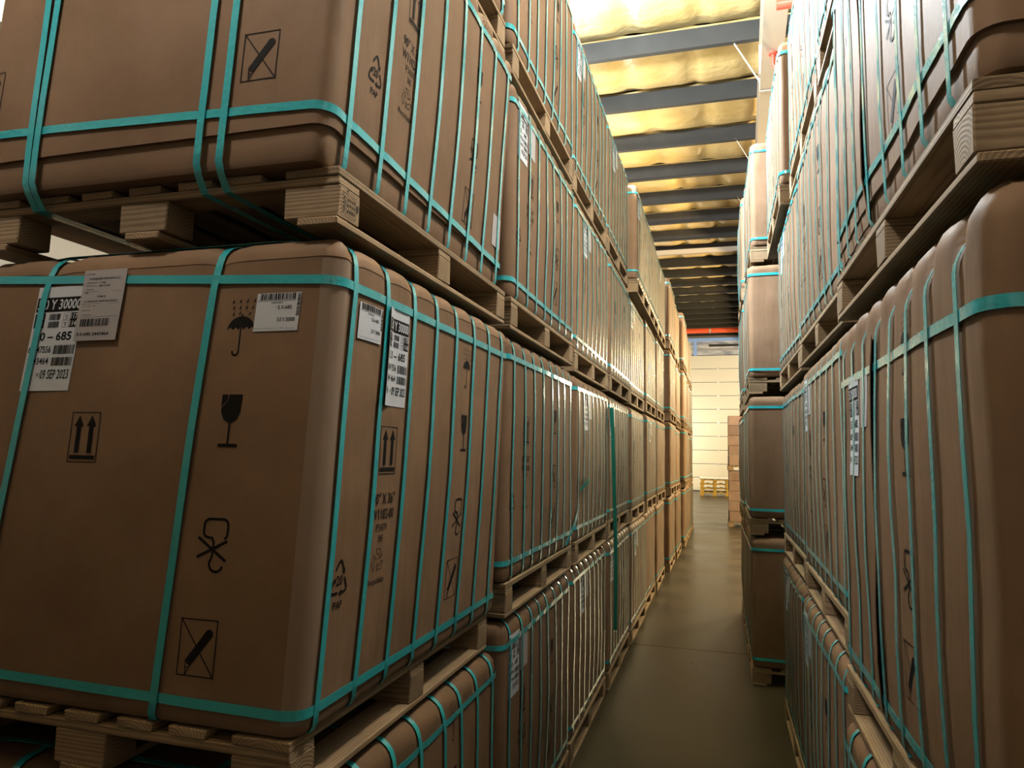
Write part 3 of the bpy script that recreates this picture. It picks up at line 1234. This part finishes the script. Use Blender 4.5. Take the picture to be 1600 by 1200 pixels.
# nearest right cartons: bulging tops, an overlapping sheet whose edge runs down the face
c_ra = Carton(BW, BL, 1.12, 31, [(-.60 + .166 * i, .0) for i in range(8)], [(.25, 0), (-.25, 0)], scallop=.03, rt=.07, noise_amp=.008)
p_ra = make_carton(c_ra, [(.915, 0, 0), (.06, 0, 0)], 'side', tape=False)
link('overlap_flap', c_ra.flap(-.13, -.62), p_ra)
big_sticker(c_ra, '+x', -.50, .62, p_ra, .15, .30, off=.0032)
sheet('delivery_note', c_ra, '+x', -.32, -.22, .76, .91, 'paper_grey', p_ra, .0032)
protos['ra'] = p_ra
c_rb = Carton(BW, BL, 1.04, 37, [(-.60 + .166 * i, .0) for i in range(8)], [(.25, 0), (-.25, 0)], scallop=.02, rt=.07, tray=.075, noise_amp=.009)
p_rb = make_carton(c_rb, [(.945, 0, 0), (.14, 0, .01)], 'side')
link('overlap_flap', c_rb.flap(-.13, -.62), p_rb)
protos['rb'] = p_rb

# far cartons: bodies and straps only
c_f = Carton(BW, BL, 1.04, 41, jitter_straps(SIDE8[::2], 41), jitter_straps([(.24, 0), (-.27, 0)], 42), scallop=.018, noise_amp=.010)
p_f = make_carton(c_f, [(.945, 0, 0), (.07, 0, 0)], None)
protos['far'] = p_f


# ------------------------------------------------------------------ pallets
PW, PL, PH = 1.13, 1.35, 0.14


def make_pallet():
    root = bpy.data.objects.new('wooden_pallet', None)
    root.empty_display_size = .1
    COL.objects.link(root)
    root['category'] = 'pallet'
    wide = bevel_box('deck_board', .145, PL, .02, 'pine_y', .002, .0015, 1)
    thin = bevel_box('deck_board', .10, PL, .02, 'pine_y', .002, .0015, 2)
    xs = [-.4925, -.30, -.155, 0, .155, .30, .4925]
    for i, x in enumerate(xs):
        o = link('deck_board', wide if i in (0, 6) else thin, root)
        o.location = (x, 0, PH - .0105)
    string = bevel_box('stringer_board', PW, .10, .02, 'pine_x', .002, .001, 3)
    for y in (-PL / 2 + .052, 0, PL / 2 - .052):
        o = link('stringer_board', string, root)
        o.location = (0, y, PH - .0315)
    blk = bevel_box('block', .145, .10, .078, 'pine_x', .003, .002, 4)
    for x in (-.4925, 0, .4925):
        for y in (-PL / 2 + .054, 0, PL / 2 - .054):
            o = link('block', blk, root)
            o.location = (x, y, .0595)
    bot = bevel_box('bottom_board', .11, PL, .02, 'pine_y', .003, .002, 5)
    for x in (-.51, 0, .51):
        o = link('bottom_board', bot, root)
        o.location = (x, 0, .0102)
    return root


p_pal = make_pallet()

# ------------------------------------------------------------------ rows of stacks
ORD = ['nearest', 'second', 'third', 'fourth', 'fifth', 'sixth', 'seventh', 'eighth', 'ninth', 'tenth', 'eleventh', 'twelfth', 'thirteenth']
LEV = ['bottom', 'second', 'third', 'top']
used = set()
rng = random.Random(99)


def place(proto, loc, rot, label, group, cat, scale_z=1.0):
    if proto.name not in used:
        o = proto
        used.add(proto.name)
    else:
        o = copy_tree(proto)
    o.location = loc
    o.rotation_euler = rot
    o.scale = (1, 1, scale_z)
    o['label'] = label
    o['group'] = group
    o['category'] = cat
    return o


def unit(side, si, lev, key, xface, yc, z_pal, z_top, rotz=0.0, lean=0.0, extra='', pal_dx=0.0, pal_dy=0.0):
    """pallet from z_pal, carton up to z_top; xface is where the aisle face stands"""
    row = 'left' if side < 0 else 'right'
    xc = xface + side * BW / 2
    where = ('%s stack of the %s row' % (ORD[si], row)) if si else ('stack nearest the camera, %s row' % row)
    Hp = {'mid': 1.15, 'up': 1.03, 'ra': 1.12, 'rb': 1.04}.get(key, 1.04)
    base = z_pal + PH + .003
    sz = (z_top - .018 - base) / Hp
    turn = 0 if side < 0 else PI
    place(protos[key], (xc, yc, base), (0, lean, turn + rotz), ('%s-level brown teal-strapped carton%s, %s' % (LEV[lev], extra, where)), 'strapped cartons in the %s row' % row, 'carton', sz)
    return place(p_pal, (xc + pal_dx, yc + pal_dy, z_pal + .0005), (0, 0, turn + rotz * .6), 'pine pallet under the %s-level carton, %s' % (LEV[lev], where), 'wooden pallets in the %s row' % row, 'pallet')


# left row: (centre y, aisle faces per level, pallet underside per level + top, prototypes)
ZL = [0, 1.17, 2.355, 3.52, 4.70]
left = [
    (2.11, (-.86, -.86, -.86, -.88), [0, 1.08, 2.375, 3.56, 4.74], ('g0', 'mid', 'up', 'g1')),
    (3.545, (-.86, -.86, -.86, -.87), [0, 1.165, 2.375, 3.52, 4.71], ('g1', 'g0', 'g1', 'g0')),
    (4.98, (-.87, -.855, -.865, -.88), ZL, ('g2', 'g2', 'g2', 'g1')),
    (6.415, (-.86, -.87, -.86, -.88), ZL, ('g1', 'g1', 'g0', 'g2')),
    (7.85, (-.85, -.86, -.87, -.80), [0, 1.16, 2.35, 3.50, 4.66], ('g2', 'g0', 'g1', 'g1')),
    (9.285, (-.86, -.84, -.85, -.81), ZL, ('far', 'g2', 'g0', 'g0')),
    (10.72, (-.84, -.83, -.84, -.82), ZL, ('far', 'far', 'g2', 'g2')),
    (12.4, (-.78, -.76, -.76, -.77), [0, 1.19, 2.40, 3.58, 4.78], ('far', 'far', 'far', 'far')),
    (13.84, (-.75, -.76, -.75, -.77), ZL, ('far', 'far', 'far', 'far')),
    (15.6, (-.70, -.68, -.70, -.70), [0, 1.19, 2.42, 3.62, 4.82], ('far', 'far', 'far', 'far')),
    (17.04, (-.69, -.70, -.69, -.71), ZL, ('far', 'far', 'far', 'far')),
    (18.48, (-.68, -.69, -.69, -.70), ZL, ('far', 'far', 'far', 'far')),
]
for si, (yc, xf, zz, keys) in enumerate(left):
    for lev in range(4):
        near = si == 0 and lev in (1, 2)
        rz = 0 if near else rng.uniform(-.008, .008)
        ln = 0
        ex = ''
        if si == 0 and lev == 1:
            ex = ' with white labels'
        pal = unit(-1, si, lev, keys[lev], xf[lev], yc + (0 if near else rng.uniform(-.01, .01)), zz[lev], zz[lev + 1], rz, ln, ex, -.035 if (si == 0 and lev == 1) else 0, -.045 if (si == 0 and lev == 1) else 0)
        if si == 0 and lev == 2:
            # burnt-in treatment mark on the end grain of the corner block: a framed panel of small marks
            for ch in pal.children:
                if ch.name.startswith('block') and ch.location.x > .4 and ch.location.y < -.4:
                    st = Flat().frame(-.034, .03, -.026, .026, .0012).rect(-.016, -.0148, -.026, .026)
                    for vv in (.014, .001, -.013):
                        for uu in (-.010, .0, .010, .020):
                            st.rect(uu, uu + .006, vv - .003, vv + .003)
                    for vv in (-.018, -.008, .002, .012):
                        st.rect(-.028, -.022, vv, vv + .006)
                    st.rect(.034, .042, -.004, .014)
                    st.poly(arc(-.012, .034, .0035, 0, 330, 8))
                    link('treatment_stamp', st.mapped('treatment_stamp', 'ink_faded', lambda u, v: (.0752, u, v)), ch)

# right row
ZR = [0, 1.16, 2.33, 3.49, 4.64]
right = [
    (1.89, (.375, .39, .39, None), [0, 1.05, 2.305, 3.495, 4.62], ('g0', 'ra', 'rb', 'g0')),
    (3.42, (.41, .43, .43, .44), ZR, ('g1', 'g1', 'g0', 'g1')),
    (4.92, (.43, .45, .44, .46), ZR, ('g2', 'g0', 'g2', 'g0')),
    (6.96, (.24, .24, .25, .27), [0, 1.20, 2.37, 3.50, 4.58], ('far', 'far', 'far', 'far')),
    (8.44, (.24, .23, .24, .24), ZR, ('far', 'far', 'far', 'far')),
]
for si, (yc, xf, zz, keys) in enumerate(right):
    for lev in range(4):
        x = xf[lev]
        y = yc
        if lev == 3 and si < 3:
            y = (2.61, 4.05, 5.49)[si]
            x = (.44, .45, .40)[si]
        ex = ' with white label' if (si == 0 and lev == 1) else ''
        unit(1, si, lev, keys[lev], x, y + (0 if si == 0 else rng.uniform(-.01, .01)), zz[lev], zz[lev + 1], 0 if si == 0 else rng.uniform(-.008, .008), 0, ex)

# unseen stacks behind the viewer, added to shade the cartons and aisle in view
for lev in range(4):
    zz = ZL
    base = zz[lev] + PH + .003
    for xx, yy, wh in ((-.93 - BW / 2, -.44, 'behind the viewer on the left'), (-.96 - 1.5 * BW - .03, -.44, 'behind the viewer, farther left'), (.50 + BW / 2, -.62, 'behind the viewer on the right')):
        place(protos['far'], (xx, yy, base), (0, 0, 0), '%s-level brown teal-strapped carton added for shade, %s' % (LEV[lev], wh), 'unseen shading cartons behind the viewer', 'carton', (zz[lev + 1] - .018 - base) / 1.04)
        place(p_pal, (xx, yy, zz[lev] + .0005), (0, 0, 0), 'added pine pallet under the %s-level carton %s' % (LEV[lev], wh), 'unseen added pallets behind the viewer', 'pallet')

# unseen lower stack beside the nearest left one, added to keep light out
for lev in range(2):
    zz = left[0][2]
    base = zz[lev] + PH + .003
    place(protos['far'], (-2.06 - BW / 2, 2.11, base), (0, 0, 0), '%s-level unseen carton added for shade, left of the nearest left stack' % LEV[lev], 'unseen shading cartons behind the left row', 'carton', ((1.08, 2.3)[lev] - .018 - base) / 1.04)
    place(p_pal, (-2.06 - BW / 2, 2.11, zz[lev] + .0005), (0, 0, 0), 'added pine pallet under the hidden %s-level carton behind the left row' % LEV[lev], 'unseen added pallets behind the left row', 'pallet')

# prototypes never placed are removed
for k, p in list(protos.items()):
    if p.name not in used:
        for ch in list(p.children):
            for g in list(ch.children):
                bpy.data.objects.remove(g)
            bpy.data.objects.remove(ch)
        bpy.data.objects.remove(p)


# ------------------------------------------------------------------ loose ends of strap hanging in the left row
def loose(name, pts, wd, mat, label, face=(1, 0, 0)):
    path = []
    P = [Vector(p) for p in pts]
    for i, p in enumerate(P):
        d = (P[min(i + 1, len(P) - 1)] - P[max(i - 1, 0)]).normalized()
        wv = d.cross(Vector(face))
        if wv.length < 1e-3:
            wv = Vector((0, 1, 0))
        wv.normalize()
        path.append((p, wv * wd / 2, d.cross(wv).normalized()))
    o = link(name, Carton.ribbon(None, name, path, mat, False), None)
    o['label'] = label
    o['category'] = 'strap'
    return o


loose('loose_strap', [(-.835, 5.70, 2.22), (-.825, 5.72, 2.0), (-.82, 5.74, 1.7), (-.815, 5.77, 1.4), (-.81, 5.80, 1.1), (-.81, 5.81, .75), (-.815, 5.82, .45)], .03, 'strap_green', 'long dark green strap hanging down the fourth stack of the left row', (0, 1, 0))
loose('strap_tail', [(-.845, 4.02, 1.33), (-.82, 4.12, 1.42), (-.815, 4.22, 1.50), (-.83, 4.30, 1.53), (-.835, 4.36, 1.52)], .03, 'strap', 'loose teal strap tail curling up between second and third left stacks')
loose('strap_tail', [(-.84, 4.42, 1.62), (-.82, 4.52, 1.66), (-.815, 4.62, 1.68), (-.83, 4.72, 1.67)], .03, 'strap_green', 'short dark green strap tail sticking out of the third left stack')


# ------------------------------------------------------------------ far end: yellow pallets and a tall load of small cartons
def yellow_pallet():
    root = bpy.data.objects.new('yellow_pallet', None)
    root.empty_display_size = .1
    COL.objects.link(root)
    H = .19
    top = bevel_box('deck_board', .145, 1.0, .03, 'yellow_pine', .003)
    for x in (-.58, -.29, 0, .29, .58):
        link('deck_board', top, root).location = (x, 0, H - .015)
    cross = bevel_box('stringer_board', 1.3, .12, .028, 'yellow_pine', .003)
    for y in (-.44, 0, .44):
        link('stringer_board', cross, root).location = (0, y, H - .044)
    blk = bevel_box('block', .16, .12, .10, 'yellow_pine', .003)
    for x in (-.55, 0, .55):
        for y in (-.44, 0, .44):
            link('block', blk, root).location = (x, y, .081)
    bb = bevel_box('bottom_board', .14, 1.0, .03, 'yellow_pine', .003)
    for x in (-.55, 0, .55):
        link('bottom_board', bb, root).location = (x, 0, .0152)
    return root


yp = yellow_pallet()
NAMES = ['lowest', 'second from the floor', 'third from the floor', 'topmost']
for i in range(4):
    o = yp if i == 0 else copy_tree(yp)
    o.location = (-.26 + .02 * (i % 2), 34.6, i * .1905)
    o.rotation_euler = (0, 0, .01 * i)
    o['label'] = 'yellow wooden pallet by the far dock door, %s in its stack' % NAMES[i]
    o['category'] = 'pallet'
    o['group'] = 'yellow pallets by the dock door'
sh = link('foam_sheet', bevel_box('foam_sheet', 1.36, 1.04, .06, 'white_sheet', .01), None)
sh.location = (-.25, 34.6, 4 * .1905 + .0305)
sh['label'] = 'white foam sheet lying on top of the yellow pallets'
sh['category'] = 'sheet'


def small_load():
    lay_h = .262
    bx = bevel_box('carton', .43, .56, lay_h - .004, 'kraft_small', .008, .002, 9)
    n = 0
    x0, y0 = .20, 19.65
    z = .0
    for load in range(2):
        p = copy_tree(p_pal)
        p.scale = (1, 1, 1)
        p.location = (x0 + .56, y0 + .68, z + .0005)
        p.rotation_euler = (0, 0, 0)
        p['label'] = ('dark pallet on the floor under the tall load of small cartons', 'pallet between the two loads of small stacked cartons')[load]
        p['group'] = 'pallets under the small cartons'
        p['category'] = 'pallet'
        z += .142
        for lay in range(5 if load == 0 else 5):
            for col in range(2):
                for dep in range(2):
                    o = link('small_carton', bx, None)
                    r = random.Random(n)
                    o.location = (x0 + .23 + col * .452 + r.uniform(-.012, .012) + .004 * col, y0 + .32 + dep * .62 + r.uniform(-.004, .004), z + lay_h / 2)
                    o.rotation_euler = (0, 0, r.uniform(-.012, .012))
                    o['label'] = 'small brown carton in layer %s of the %s load, %s %s' % (('one', 'two', 'three', 'four', 'five')[lay], ('lower', 'upper')[load], ('front', 'rear')[dep], ('left', 'right')[col])
                    o['category'] = 'carton'
                    o['group'] = 'small cartons piled at the far end of the aisle'
                    n += 1
            z += lay_h + .001
    o = link('small_carton', bevel_box('carton', .3, .4, .16, 'kraft_small', .008), None)
    o.location = (x0 + .52, y0 + .35, z + .081)
    o['label'] = 'single flat carton lying on top of the tall small-carton load'
    o['category'] = 'carton'


small_load()
